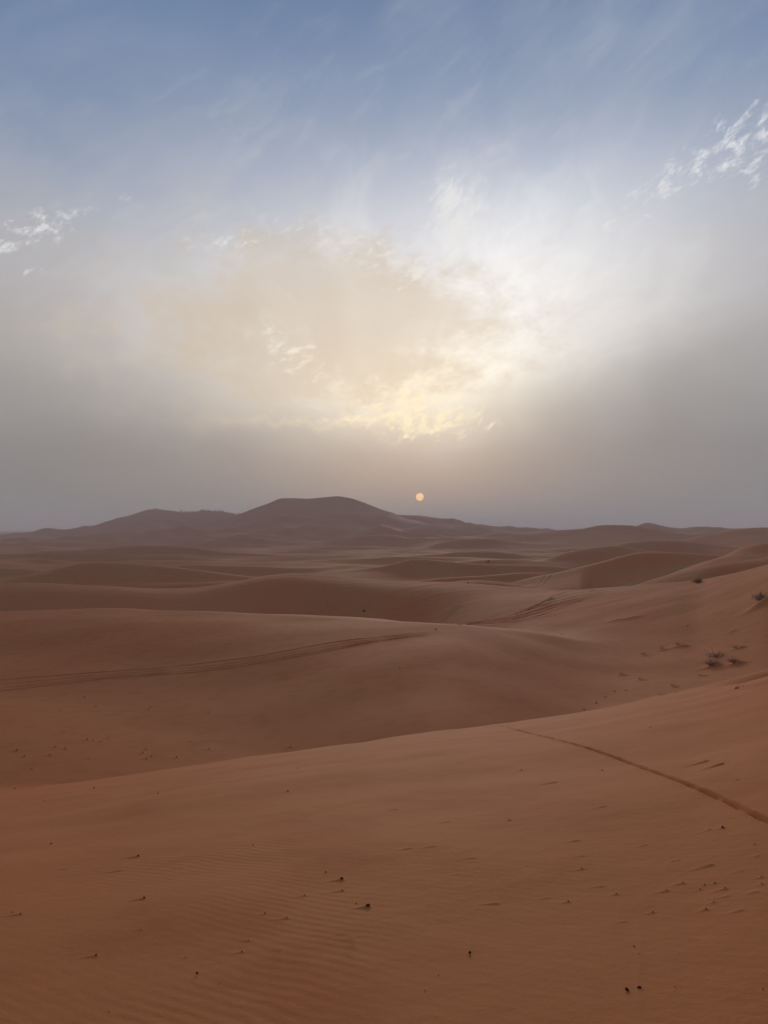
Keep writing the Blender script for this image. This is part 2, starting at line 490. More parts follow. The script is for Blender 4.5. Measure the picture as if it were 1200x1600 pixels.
def height(X, Y):
    """height of the sand relative to the camera"""
    r = np.hypot(X, Y)
    a = np.arctan2(X, Y)
    ac = np.clip(a, -AZ_MAX, AZ_MAX)
    D = r * np.cos(ac)
    u = np.tan(ac)
    px = 600 + F * u
    # wide shallow floor between the dunes
    floor = herm(D, [0, 30, 45, 58, 72, 95, 140, 240, 420, 800, 1400, 6000, 9000],
                 [-8.6, -9.4, -10.2, -10.9, -12.6, -16.0, -19, -17.0, -18, -22, -14, -10, -10])
    rise = herm(px, [-600, 0, 300, 600, 800, 900, 1000, 1100, 1200, 1500, 2600],
                [-0.5, 0.3, 0.1, 0.0, 0.2, 0.5, 0.9, 1.4, 1.9, 2.6, 3.4])
    floor = floor + rise * sstep(D, 130, 50)
    # rolling low dunes that fill the middle distance
    wx = X + 40 * perlin(X / 190, Y / 190, 3)
    wy = Y + 40 * perlin(X / 170, Y / 170, 4)
    rd = 1 - np.abs(perlin(wx / 230, wy / 85, 1)) * 2.0
    rd2 = 1 - np.abs(perlin(wx / 90 + 5, wy / 38, 2)) * 2.0
    amp = sstep(D, 170, 330)
    n = rd * 3.2 + rd2 * 1.2
    floor = floor + amp * (n + 2.0)
    z = floor
    k = np.minimum(0.25 + 0.0055 * D, 3.0)
    k = k + 1.2 * sstep(D, 25, 40) * sstep(D, 110, 70)
    for i_, (wf, sb, wb, xs, Ds, zs, ss) in enumerate(PREP):
        if i_ >= len(PREP) - N_RANDOM:
            far = (D > Ds.min() * 0.8) & (D < Ds.max() * 1.25) & (px > xs[0] - 120) & (px < xs[-1] + 120)
        else:
            far = (D > Ds.min() * 0.12) & (D < Ds.max() * 3 + 60)
        if not far.any():
            continue
        p = px[far]
        d0 = herm(p, xs, Ds)
        zc = herm(p, xs, zs)
        sf = herm(p, xs, ss)
        if i_ == 1:
            d0 = (d0 + herm(p - 35, xs, Ds) + herm(p + 35, xs, Ds)) / 3
            sf = (sf + herm(p - 30, xs, ss) + herm(p + 30, xs, ss) + herm(p - 60, xs, ss) + herm(p + 60, xs, ss)) / 5
        # the crest sinks away beyond its ends
        lo_, hi_ = np.maximum(xs[0] - p, 0) / F * d0, np.maximum(p - xs[-1], 0) / F * d0
        s0 = min(0.0, -(zs[1] - zs[0]) / ((xs[1] - xs[0]) / F * Ds[0]))
        s1 = min(0.0, (zs[-1] - zs[-2]) / ((xs[-1] - xs[-2]) / F * Ds[-1]))
        zc = zc + s0 * lo_ + s1 * hi_
        over = lo_ + hi_
        zc = zc - 0.20 * over * over / (over + 0.12 * d0)
        e = 90.0 if i_ < len(PREP) - N_RANDOM else 20.0
        dd = (herm(p + e, xs, Ds) - herm(p - e, xs, Ds)) / (2 * e / F) / d0
        c = 1 / np.sqrt(1 + dd * dd)
        d = (D[far] - d0) * c
        # slightly wandering crest
        wob = np.where(d0 > 200, 1.0, 0.25) * perlin(X[far] / (0.10 * d0 + 8), Y[far] / (0.10 * d0 + 8), 6)
        d = d + wob * wf * 0.25
        far_w = 0.5 if Ds.min() > 200 else 1.0
        wf = wf * far_w
        lam = (0.085 if Ds.min() > 100 else 0.35) * d0
        if Ds.min() > 100 or i_ <= 1:
            ad, sh = np.abs(d), 0.22 * wf      # level top, then a brink and the slip face
            brink = wf * 0.9
            fall = sh * np.logaddexp(0, (ad - brink) / sh) - sh * np.logaddexp(0, -brink / sh) + 0.06 * ad
        else:
            fall = np.sqrt(d * d + wf * wf) - wf
        if Ds.min() > 100:
            sf = sf * 1.35
        steep = 0.4 * fall + 0.6 * lam * (1 - np.exp(-fall / lam))
        g = np.where(d < 0, sf * steep, sb * (np.sqrt(d * d + wb * wb) - wb))
        zi = zc - g
        z = z.copy()
        z[far] = smax(zi, z[far], k[far])
    # relief of the big far slopes
    big = sstep(D, 520, 800)
    z = z + big * (8.0 * (1 - 2 * np.abs(perlin(wx / 150, wy / 70, 8))) + 3.2 * (1 - 2 * np.abs(perlin(wx / 60, wy / 40, 9))) - 3.5) * sstep(D, 1400, 1000) * (1 - 0.92 * sstep(z, 6, 30))
    z = z + sstep(D, 60, 160) * 0.5 * perlin(X / 22, Y / 22, 10)
    # foreground dune
    dn = herm(px, NEAR_X, NEAR_D)
    zn = herm(px, NEAR_X, NEAR_Z)
    near, t = near_profile(D, dn, zn)
    near = near + (0.05 * perlin(X / 3.1, Y / 3.1, 12) + 0.02 * perlin(X / 1.1, Y / 1.1, 13)) * sstep(D, 1.5, 5)
    # little slip face scooped out under the crest on the right
    sx = px - 1215
    near = near - 0.70 * np.exp(-(np.minimum(sx, 0) / 62) ** 2) * sstep(px, 2200, 1300) * np.exp(-((D - (dn - 4.3)) / 1.25) ** 2)
    z = smax(near, z, 0.9)
    # soft hummocks in the valley
    z = z + 0.10 * perlin(X / 7, Y / 7, 14) * sstep(D, 26, 34) * sstep(D, 120, 80)
    return z


_HITS = np.exp(np.linspace(math.log(2.0), math.log(1300.0), 900))


def ground_hit(px, py):
    """first point of the sand seen along a photograph pixel"""
    u, v = (px - 600) / F, (HY - py) / F
    Y = _HITS
    zz = height(u * Y, Y)
    f = zz - v * Y
    below = np.nonzero(f >= 0)[0]
    if len(below) == 0:
        i = int(np.argmax(zz / Y))
        return u * Y[i], Y[i], zz[i]
    i = below[0]
    if i == 0:
        return u * Y[0], Y[0], zz[0]
    t = f[i - 1] / (f[i - 1] - f[i])
    y = Y[i - 1] + t * (Y[i] - Y[i - 1])
    return u * y, y, zz[i - 1] + t * (zz[i] - zz[i - 1])


def ground_hits(pts):
    return [ground_hit(*p) for p in pts]


def polyline_dist(X, Y, P):
    """distance to a polyline and fraction along it"""
    best = np.full(X.shape, 1e9)
    side = np.zeros(X.shape)
    along = np.zeros(X.shape)
    acc = 0.0
    for (x0, y0), (x1, y1) in zip(P[:-1], P[1:]):
        vx, vy = x1 - x0, y1 - y0
        L2 = vx * vx + vy * vy
        L = math.sqrt(L2)
        t = np.clip(((X - x0) * vx + (Y - y0) * vy) / L2, 0, 1)
        ex, ey_ = X - x0 - t * vx, Y - y0 - t * vy
        d = np.hypot(ex, ey_)
        s = np.sign(vx * ey_ - vy * ex)
        m = d < best
        best = np.where(m, d, best)
        side = np.where(m, s, side)
        along = np.where(m, acc + t * L, along)
        acc += L
    return best, side, along, acc


def resample(pts, n):
    pts = np.array(pts, float)
    seg = np.r_[0, np.cumsum(np.hypot(*np.diff(pts, axis=0).T))]
    s = np.linspace(0, seg[-1], n)
    return [(herm(np.array([q]), seg, pts[:, 0])[0], herm(np.array([q]), seg, pts[:, 1])[0]) for q in s]


# ---- tracks in the sand: image polyline, number of samples, half width, depth
TRACKS = []


def track(pts, n, w, depth, lip=0.35, fade=0.0):
    P = [(h[0], h[1]) for h in ground_hits(resample(pts, n))]
    TRACKS.append((P, w, depth, lip, fade))


# single wheel rut running down the foreground dune
track([(1330, 1345), (1200, 1284), (1150, 1260), (1100, 1237), (1050, 1217), (1000, 1199), (960, 1184), (920, 1170), (870, 1156), (820, 1144),
       (798, 1138), (776, 1134.5)], 60, 0.023, 0.045, 0.22, 0.06)
A = [(-120, 1075), (0, 1063), (60, 1058), (150, 1051), (250, 1044), (330, 1035), (400, 1026), (470, 1013), (540, 1001), (600, 995), (690, 986)]
B = [(-120, 1100), (0, 1080), (30, 1077), (100, 1068), (200, 1058), (300, 1051), (380, 1041), (450, 1029), (520, 1016), (580, 1004), (690, 990)]
for t, dep in ((0.0, .09), (0.42, .05), (0.74, .07), (1.0, .10)):
    xs_ = np.linspace(-120, 690, 24)
    ya = herm(xs_, [p[0] for p in A], [p[1] for p in A])
    yb = herm(xs_, [p[0] for p in B], [p[1] for p in B])
    track(list(zip(xs_, ya + (yb - ya) * t)), 26, 0.13, dep * 0.65, 0.6, 0.22)
# fan of tracks climbing the slope on the right
base_fan = [(690, 978), (740, 974), (790, 967), (830, 957), (865, 946), (900, 936), (935, 928), (970, 920)]
for off, x0, x1, dep in ((0, 690, 965, .28), (4, 720, 960, .16), (-5, 760, 945, .20), (-10, 800, 950, .24), (-15, 830, 940, .16), (9, 760, 930, .12), (-20, 850, 915, .14)):
    xs_ = np.linspace(x0, x1, 12)
    yb = herm(xs_, [p[0] for p in base_fan], [p[1] for p in base_fan])
    track(list(zip(xs_, np.maximum(yb + off * np.sin((xs_ - x0) / (x1 - x0) * 2.6 + 0.3), 917.5))), 22, 0.24, dep * 0.85, 0.45, 0.25)
track([(682, 972), (700, 958), (718, 944)], 8, 0.28, 0.13, 0.4, 0.3)
track([(688, 974), (707, 958), (724, 945)], 8, 0.28, 0.13, 0.4, 0.3)
track([(560, 955), (620, 952), (690, 944)], 8, 0.35, 0.07, 0.4, 0.4)
track([(838, 918), (850, 905), (858, 894)], 6, 0.5, 0.16, 0.4, 0.3)
track([(846, 918), (857, 905), (866, 895)], 6, 0.5, 0.16, 0.4, 0.3)
track([(1022, 910), (1040, 899), (1062, 889), (1085, 879)], 8, 0.4, 0.16, 0.4, 0.3)

# ---- stones, drift tails and shrub mounds: (column, row, stone size px (0 = tail only), tail length px, tail height cm)
STONES = [
    (216, 1337, 6, 42, 1.6), (225, 1403, 5.5, 40, 1.5), (150, 1492, 6, 36, 1.2), (308, 1521, 6.5, 22, 1.3), (509, 1362, 4.5, 8, .6),
    (534, 1373, 7, 34, 1.8), (535, 1391, 4.5, 36, 1.2), (476, 1399, 4, 30, 1.1), (414, 1427, 4, 20, .9), (448, 1434, 4.5, 36, 1.1),
    (575, 1415, 8.5, 36, 1.9), (557, 1411, 4, 6, .5), (388, 1469, 3.5, 18, .8), (378, 1487, 4.5, 26, .9), (290, 1495, 3.5, 14, .6),
    (170, 1581, 3.5, 8, .4), (32, 1428, 4.5, 36, 1.4), (19, 1425, 3, 12, .5), (80, 1318, 4, 16, 1.2), (396, 1320, 3, 10, .6),
    (342, 1537, 3, 8, .4), (220, 1452, 2.6, 16, .8), (734, 1489, 8, 22, 1.5), (685, 1524, 3.6, 8, .5), (664, 1548, 3.6, 16, .6),
    (980, 1546, 8.5, 34, 1.2), (999, 1543, 9, 16, 1.0), (1055, 1543, 3.6, 20, .8), (888, 1408, 5, 18, 1.1), (909, 1357, 3.6, 18, 1.2), (963, 1396, 4, 16, 1.1),
    (991, 1479, 4.6, 18, .9), (998, 1491, 3, 14, .8), (1020, 1425, 4, 20, .9), (1103, 1420, 5, 26, 1.1), (1067, 1379, 4.2, 26, 1.2),
    (1042, 1391, 3.6, 30, 1.2), (1101, 1382, 4, 12, .8), (1094, 1389, 3.6, 14, .8), (1117, 1379, 4.2, 12, .8), (1133, 1388, 3.8, 28, 1.3), (1115, 1409, 3.4, 14, .9),
    (1190, 1370, 3.4, 16, 1.0), (1190, 1381, 3.6, 14, 1.0), (1179, 1318, 4, 8, .6), (1129, 1292, 6.5, 18, 1.1), (1109, 1296, 2.6, 30, .9), (795, 1281, 4.4, 8, .5),
    (799, 1281, 3.4, 4, .3), (815, 1203, 3.6, 18, 1.4), (941, 1203, 3.6, 14, 1.2), (465, 1200, 3, 14, 1.4), (450, 1236, 3.6, 20, 1.5), (247, 1239, 4, 8, .7),
    (147, 1230, 4, 8, .7), (23, 1231, 4.6, 6, .6), (69, 1251, 3, 12, 1.2), (1016, 1136, 2.8, 12, 1.2), (1152, 1218, 3, 12, 1.1), (1192, 1545, 3.4, 8, .5),
]
TAILS = [
    (92, 1359, 34, 1.4), (172, 1363, 44, 1.6), (892, 1315, 26, 1.5), (900, 1339, 26, 1.4), (930, 1386, 24, 1.2), (910, 1450, 26, 1.1), (1095, 1356, 40, 2.0),
    (1177, 1339, 18, 1.2), (1147, 1425, 26, 1.3), (1080, 1453, 34, 1.2), (760, 1413, 42, 1.4), (725, 1342, 38, 1.5), (845, 1404, 26, 1.0), (707, 1367, 26, 1.1),
    (810, 1500, 26, 1.0), (727, 1461, 30, 1.0), (759, 1175, 14, 1.8), (850, 1186, 16, 1.4), (848, 1226, 52, 2.2), (1085, 1195, 50, 3.4), (1112, 1199, 42, 4.0),
    (964, 1146, 14, 1.4), (561, 1213, 22, 1.8), (630, 1327, 26, 1.3), (666, 1324, 30, 1.3), (610, 1266, 26, 1.8), (455, 1302, 24, 1.2), (120, 1318, 20, 1.0),
    (1150, 1362, 22, 1.0), (1170, 1396, 30, 1.2), (1128, 1402, 22, 1.0), (1065, 1456, 24, .9), (540, 1466, 26, .9), (430, 1482, 24, .8), (690, 1286, 26, 1.4),
    (935, 1262, 28, 1.3), (1000, 1322, 24, 1.2), (1050, 1345, 22, 1.1), (968, 1441, 22, .9), (860, 1470, 24, .9), (250, 1562, 22, .7), (560, 1528, 20, .7),
]
VALLEY = [(132, 1089, 3), (150, 1103, 3), (95, 1109, 2.4), (235, 1104, 3.2), (232, 1109, 2.6), (293, 1100, 3), (326, 1113, 2.6), (100, 1142, 2.6), (136, 1155, 4.2),
          (145, 1156, 3.2), (158, 1158, 3.2), (169, 1153, 2.8), (87, 1166, 4.2), (102, 1169, 4.2), (26, 1172, 4), (38, 1181, 4), (78, 1179, 4), (228, 1170, 4.2),
          (223, 1176, 3.2), (237, 1181, 3.6), (229, 1185, 2.8), (276, 1183, 3.6), (327, 1170, 3.4), (454, 1166, 3.0), (298, 1158, 2.4), (50, 1201, 2.8), (139, 1184, 2.4)]
SLOPE = [(681, 982, 4.4), (625, 1043, 3.4), (878, 990, 3.4), (1075, 977, 4.2), (655, 957, 3.6), (569, 953, 7.0), (694, 902, 2.6), (732, 910, 5.0), (747, 912, 3.0), (567, 905, 2.8), (845, 856, 3.0), (984, 906, 4.0)]
# sand mounds with dry plants on the slope to the right
MOUNDS = [(1032, 1014, 14, .10), (1058, 1009, 26, .16), (1005, 1023, 12, .08), (970, 1053, 11, .08), (1000, 1061, 16, .07), (1052, 1072, 10, .08), (1031, 1085, 9, .06),
          (1051, 1081, 8, .06), (1110, 1041, 30, .16), (1146, 1037, 28, .16), (1152, 1012, 18, .14), (1095, 1055, 14, .07), (1186, 945, 40, .45), (980, 965, 34, .14), (958, 968, 22, .10), (1140, 986, 16, .08)]

BUMPS = []    # (x, y, length to the left, width, height)
PLACED = {'fore': [], 'valley': [], 'slope': []}
for (px_, py_, s, tl, th) in STONES:
    x, y, z = ground_hit(px_, py_ + s * 0.3)
    m = y / F
    BUMPS.append((x + s * 0.1 * m, y, tl * m, max(0.012, 1.6 * m), th * 0.0048))
    PLACED['fore'].append((px_, py_, x, y, s * m))
for (px_, py_, tl, th) in TAILS:
    x, y, z = ground_hit(px_, py_)
    m = y / F
    BUMPS.append((x + tl * 0.4 * m, y, tl * 1.0 * m, max(0.012, 1.6 * m), th * 0.004))
for (px_, py_, s) in VALLEY:
    x, y, z = ground_hit(px_, py_ + s * 0.3)
    m = y / F
    BUMPS.append((x, y, 14 * m, 0.10, 0.03))
    PLACED['valley'].append((px_, py_, x, y, s * m))
for (px_, py_, s) in SLOPE:
    x, y, z = ground_hit(px_, py_ + s * 0.3)
    PLACED['slope'].append((px_, py_, x, y, s * y / F))
for (px_, py_, w, h) in MOUNDS:
    x, y, z = ground_hit(px_, py_ + 2)
    BUMPS.append((x + 0.3 * w * y / F, y, w * y / F, 0.35 * w * y / F * 0.8 + 0.08, h))


def detail(X, Y, z):
    """ruts and drift tails on top of the broad dunes"""
    z = z.copy()
    rut = np.zeros_like(z)
    for (P, w, depth, lip, fade) in TRACKS:
        P_ = np.array(P)
        pad = 6 * w
        sel = (X > P_[:, 0].min() - pad) & (X < P_[:, 0].max() + pad) & (Y > P_[:, 1].min() - pad) & (Y < P_[:, 1].max() + pad)
        if not sel.any():
            continue
        d, side, al, tot = polyline_dist(X[sel], Y[sel], P)
        f = al / tot
        dp = depth * (0.75 + 0.5 * perlin(al / (10 * w), al * 0 + 0.37 + 9 * w, 21)) * sstep(f, -0.001, max(fade, 1e-3)) ** 0.5 * sstep(1 - f, -0.001, max(fade, 1e-3)) ** 0.5
        wl = w * (1 + (0.25 if w > 0.05 else 0.1) * perlin(al / (6 * w), al * 0 + 4.3, 22))
        q = d / wl
        prof = -np.exp(-q ** 6) + lip * np.exp(-((q - 1.5) / 0.4) ** 2)
        z[sel] += dp * prof
        rut[sel] = np.maximum(rut[sel], np.exp(-q ** 4) * np.clip(dp / depth, 0, 1))
    for (x, y, L, w, h) in BUMPS:
        sel = (X > x - L * 1.6) & (X < x + 4 * w) & (np.abs(Y - y) < 5 * w)
        if not sel.any():
            continue
        ex, ey_ = X[sel] - x, Y[sel] - y
        ax = np.where(ex < 0, np.exp(-(ex / (0.62 * L)) ** 2), np.exp(-(ex / (1.2 * w)) ** 2))
        z[sel] += h * ax * np.exp(-(ey_ / w) ** 2)
    return z, rut


# ------------------------------------------------------------------ ground mesh
def radii():
    out = [0.25]
    while out[-1] < 8000:
        r = out[-1]
        if r < 3.2:
            s = 0.1 * r + 0.02
        elif r < 30:
            s = min(r * r / (3800 if 4.6 < r < 14 else 1650), 0.0058 * r)
        elif 43 < r < 62:
            s = 0.0022 * r
        elif r < 220:
            s = 0.0036 * r
        elif r < 1300:
            s = 0.0062 * r
        else:
            s = 0.06 * r
        out.append(r + s)
    return np.array(out)


rad = radii()
inner = np.arctan((np.linspace(-50, 1250, 720) - 600) / F)
edge = inner[-1]
steps = [0.004]
while sum(steps) < math.pi - edge:
    steps.append(min(steps[-1] * 1.18, R(5)))
sc_ = (math.pi - edge) / sum(steps)
right_ = edge + np.cumsum(np.array(steps) * sc_)
left_ = -edge - np.cumsum(np.array(steps) * sc_)[::-1][1:]
azs = np.concatenate([left_, inner, right_])          # last one is pi, first just above -pi
nr, na = len(rad), len(azs)
AA, RR = np.meshgrid(azs, rad)
GX, GY = RR * np.sin(AA), RR * np.cos(AA)
GZ = np.zeros_like(GX)
RUT = np.zeros_like(GX)
for i0 in range(0, nr, 200):
    sl = slice(i0, min(nr, i0 + 200))
    zz = height(GX[sl], GY[sl])
    zz, rt = detail(GX[sl], GY[sl], zz)
    GZ[sl], RUT[sl] = zz, rt
co = np.stack([GX.ravel(), GY.ravel(), GZ.ravel()], 1)
co = np.vstack([co, [[0, 0, -1.72]]])
idx = np.arange(nr * na).reshape(nr, na)
nxt = np.roll(idx, -1, axis=1)
quads = np.stack([idx[:-1], nxt[:-1], nxt[1:], idx[1:]], -1).reshape(-1, 4)[:, ::-1]
centre = nr * na
tris = np.stack([np.full(na, centre), nxt[0], idx[0]], -1)[:, :]
me = bpy.data.meshes.new("sand_dunes")
me.vertices.add(len(co))
me.vertices.foreach_set("co", co.astype(np.float32).ravel())
nl = quads.size + tris.size
me.loops.add(nl)
me.loops.foreach_set("vertex_index", np.concatenate([quads.ravel(), tris.ravel()]).astype(np.int32))
npoly = len(quads) + len(tris)
me.polygons.add(npoly)
starts = np.concatenate([np.arange(len(quads)) * 4, len(quads) * 4 + np.arange(len(tris)) * 3]).astype(np.int32)
me.polygons.foreach_set("loop_start", starts)
me.polygons.foreach_set("use_smooth", np.ones(npoly, bool))
me.update(calc_edges=True)
me.validate()
att = me.attributes.new("rut", 'FLOAT', 'POINT')
att.data.foreach_set("value", np.append(RUT.ravel(), 0).astype(np.float32))
ground = bpy.data.objects.new("sand_dunes", me)
scene.collection.objects.link(ground)
ground["kind"] = "structure"
ground["label"] = "rolling orange brown sand dunes reaching to the hazy horizon"


def detailed_height(x, y):
    X, Y = np.array([x], float), np.array([y], float)
    return float(detail(X, Y, height(X, Y))[0][0])


# ------------------------------------------------------------------ materials
def new_mat(name):
    m = bpy.data.materials.new(name)
    m.use_nodes = True
    m.node_tree.nodes.clear()
    S.tree = m.node_tree
    out = m.node_tree.nodes.new('ShaderNodeOutputMaterial')
    b = m.node_tree.nodes.new('ShaderNodeBsdfPrincipled')
    m.node_tree.links.new(b.outputs[0], out.inputs[0])
    return m, b


def sand_material():
    m, b = new_mat("sand")
    t = m.node_tree
    geo = t.nodes.new('ShaderNodeNewGeometry')
    P = S(geo.outputs['Position'])
    sp = t.nodes.new('ShaderNodeSeparateXYZ')
    t.links.new(P.s, sp.inputs[0])
    x, y, z = (S(sp.outputs[i]) for i in range(3))
    flat = vec(x, y, 0.0)
    big = noise(flat, 0.07, 4, 0.5)
    huge = noise(flat, 0.006, 4, 0.5)
    med = noise(flat, 0.9, 5, 0.55)
    grain = noise(P, 90.0, 3, 0.7, dim='3D')
    col = cmix((0.565, 0.153, 0.040), (0.53, 0.181, 0.051), smooth(big, 0.35, 0.65))
    col = cmix(col, (0.595, 0.182, 0.058), smooth(huge, 0.4, 0.65) * 0.6)
    col = cmix(col, (0.47, 0.122, 0.031), smooth(med, 0.45, 0.72) * 0.4)
    col = cmix(col, (0.39, 0.105, 0.028), smooth(grain, 0.55, 0.75) * 0.25)
    a = t.nodes.new('ShaderNodeAttribute')
    a.attribute_name = "rut"
    col = cmix(col, (0.36, 0.12, 0.05), S(a.outputs['Fac']) * 0.25)
    t.links.new(col.s, b.inputs['Base Color'])
    b.inputs['Roughness'].default_value = 0.85
    b.inputs['Specular IOR Level'].default_value = 0.06
    # wind ripples, in patches
    warp_ = noise(flat, 0.55, 3, 0.5)
    warp_b = noise(flat, 2.2, 2, 0.5)
    ph = (x * 0.62 + y * 0.78) * (2 * math.pi / 0.065) + warp_ * 15.0 + warp_b * 5.0
    rip = S.m('SINE', ph)
    patch = smooth(noise(flat, 0.33, 3, 0.55), 0.44, 0.62)
    dist = S.m('SQRT', x * x + y * y)
    near_ = smooth(dist, 26, 12)
    hgt = rip * (patch * 0.8 + 0.28) * near_ * 0.0007
    hgt = hgt + noise(flat, 3.5, 5, 0.6) * 0.010 * near_
    hgt = hgt + noise(P, 60.0, 4, 0.7, dim='3D') * 0.0022 * near_
    # broad wind combing further out
    comb = noise(vec(x * 0.05, y * 0.35, 0.0), 1.0, 6, 0.6)
    hgt = hgt + comb * 0.25 * smooth(dist, 40, 160)
    bp = t.nodes.new('ShaderNodeBump')
    bp.inputs['Strength'].default_value = 1.0
    bp.inputs['Distance'].default_value = 1.0
    t.links.new(hgt.s, bp.inputs['Height'])
    t.links.new(bp.outputs[0], b.inputs['Normal'])
    return m


me.materials.append(sand_material())


def plain_material(name, c1, c2, scale, rough=0.9):
    m, b = new_mat(name)
    t = m.node_tree
    tcn = t.nodes.new('ShaderNodeTexCoord')
    n = noise(S(tcn.outputs['Object']), scale, 4, 0.6, dim='3D')
    col = cmix(c1, c2, smooth(n, 0.35, 0.65))
    t.links.new(col.s, b.inputs['Base Color'])
    b.inputs['Roughness'].default_value = rough
    b.inputs['Specular IOR Level'].default_value = 0.2
    return m


M_STONE = plain_material("dark_stone", (0.035, 0.02, 0.014), (0.10, 0.055, 0.035), 40)
M_TWIG = plain_material("dry_twig", (0.24, 0.115, 0.058), (0.34, 0.17, 0.09), 6)
M_LEAF = plain_material("dry_leaf", (0.045, 0.05, 0.026), (0.085, 0.078, 0.042), 3)
M_STRAW = plain_material("straw", (0.26, 0.17, 0.10), (0.34, 0.22, 0.13), 5)

# ------------------------------------------------------------------ the sun's disc, far behind everything
SUN_DIST = 40000.0
bm = bmesh.new()
bmesh.ops.create_uvsphere(bm, u_segments=48, v_segments=24, radius=SUN_DIST * math.tan(R(0.292)))
for f in bm.faces:
    f.smooth = True
sm = bpy.data.meshes.new("sun")
bm.to_mesh(sm)
bm.free()
mt = bpy.data.materials.new("sun_glow")
mt.use_nodes = True
mt.node_tree.nodes.clear()
S.tree = mt.node_tree
em = mt.node_tree.nodes.new('ShaderNodeEmission')
tco = mt.node_tree.nodes.new('ShaderNodeTexCoord')
sn = noise(S(tco.outputs['Generated']), 2.0, 3, 0.5, dim='3D')
sc_col = cmix((1.0, 0.66, 0.33), (0.95, 0.56, 0.25), smooth(sn, 0.35, 0.65))
mt.node_tree.links.new(sc_col.s, em.inputs[0])
em.inputs[1].default_value = 1.3
mo = mt.node_tree.nodes.new('ShaderNodeOutputMaterial')
mt.node_tree.links.new(em.outputs[0], mo.inputs[0])
sm.materials.append(mt)
sun = bpy.data.objects.new("sun", sm)
sun.location = (SUN_DIST * math.sin(SUN_AZ) * math.cos(SUN_EL), SUN_DIST * math.cos(SUN_AZ) * math.cos(SUN_EL), SUN_DIST * math.sin(SUN_EL))
scene.collection.objects.link(sun)
sun["label"] = "small pale orange disc of the sun low in the dusty sky"
sun["category"] = "sun"

# ------------------------------------------------------------------ stones
random.seed(11)


def stone_mesh(i):
    bm = bmesh.new()
    bmesh.ops.create_icosphere(bm, subdivisions=2, radius=0.5)
    rs = random.Random(100 + i)
    sx, sy, sz = rs.uniform(0.8, 1.25), rs.uniform(0.7, 1.0), rs.uniform(0.55, 0.95)
    ax = [(rs.uniform(-1, 1), rs.uniform(-1, 1), rs.uniform(-1, 1), rs.uniform(0.25, 0.42)) for _ in range(6)]
    for v in bm.verts:
        c = v.co.copy()
        for (a, b_, c_, lim) in ax:         # knock flats into the pebble
            l = math.sqrt(a * a + b_ * b_ + c_ * c_)
            d = (c.x * a + c.y * b_ + c.z * c_) / l
            if d > lim:
                k = (d - lim) * 0.75 / l
                c.x -= a * k
                c.y -= b_ * k
                c.z -= c_ * k
        v.co = (c.x * sx, c.y * sy, c.z * sz)
    for f in bm.faces:
        f.smooth = True
    m = bpy.data.meshes.new("stone")
    bm.to_mesh(m)
    bm.free()
    m.materials.append(M_STONE)
    return m


STONE_MESHES = [stone_mesh(i) for i in range(7)]


def put_stone(x, y, size, label, group, k):
    o = bpy.data.objects.new("stone", STONE_MESHES[k % 7])
    z = detailed_height(x, y)
    o.location = (x, y, z + size * 0.05)
    o.scale = (size * (0.74 if size * F / y > 5 else 0.62),) * 3
    o.rotation_euler = (random.uniform(-.3, .3), random.uniform(-.3, .3), random.uniform(0, 6.28))
    o["label"] = label
    o["category"] = "stone"
    if group:
        o["group"] = group
    scene.collection.objects.link(o)
    return o


UNIQUE = {
    (575, 1415): "black stone with a long sand tail, largest near the middle foreground",
    (557, 1411): "tiny dark stone just left of the largest middle foreground stone",
    (534, 1373): "flat dark stone with long drift tail above the largest middle foreground stone",
    (535, 1391): "small stone between the flat tailed stone and the largest middle foreground stone",
    (509, 1362): "dark speck of stone up left of the flat tailed stone, middle foreground",
    (734, 1489): "lone black stone with short tail, right of centre in the lower foreground",
    (980, 1546): "left one of the two black stones lying close together at bottom right",
    (999, 1543): "right one of the two black stones lying close together at bottom right",
    (1055, 1543): "small dark stone just right of the close black pair at bottom right",
    (1129, 1292): "black stone just below the wheel rut near the right edge",
    (216, 1337): "dark stone with long drift tail, highest of the larger ones at left foreground",
    (225, 1403): "dark stone with drift tail in the left foreground, midway down",
    (150, 1492): "dark stone with thin tail, lowest of the larger ones near the left edge",
    (308, 1521): "dark stone on the rippled sand near the bottom, left of centre",
    (888, 1408): "dark stone with short tail standing alone right of the middle foreground",
    (991, 1479): "dark stone above the close black pair at bottom right",
    (795, 1281): "left stone of a tiny pair beneath the foreground crest, right of centre",
    (799, 1281): "right stone of a tiny pair beneath the foreground crest, right of centre",
    (32, 1428): "dark stone with long drift tail at the left edge of the foreground",
}
k = 0
for (px_, py_, x, y, s) in PLACED['fore']:
    key = (px_, py_)
    if key in UNIQUE:
        put_stone(x, y, s, UNIQUE[key], None, k)
    elif px_ > 1010 and 1360 < py_ < 1430:
        put_stone(x, y, s, "small dark stone with drift tail in the dense scatter at lower right", "stones in the scatter at lower right", k)
    elif py_ < 1260:
        put_stone(x, y, s, "tiny dark stone on the upper foreground slope close under the crest", "stones under the foreground crest", k)
    elif px_ < 600:
        put_stone(x, y, s, "small dark stone half buried in the left foreground sand", "small stones in the left foreground", k)
    else:
        put_stone(x, y, s, "small dark stone half buried in the right foreground sand", "small stones in the right foreground", k)
    k += 1
for (px_, py_, x, y, s) in PLACED['valley']:
    lab = ("tiny dark stone in the lower scatter on the valley floor at left" if py_ > 1130 else "tiny dark stone in the upper scatter on the valley floor at left")
    put_stone(x, y, s, lab, "stones in the lower valley scatter" if py_ > 1130 else "stones in the upper valley scatter", k)
    k += 1
SL = {(681, 982): "dark stone on the crest where the tyre tracks cross it",
      (569, 953): "dark lump on the shaded hollow face behind the tracked crest"}
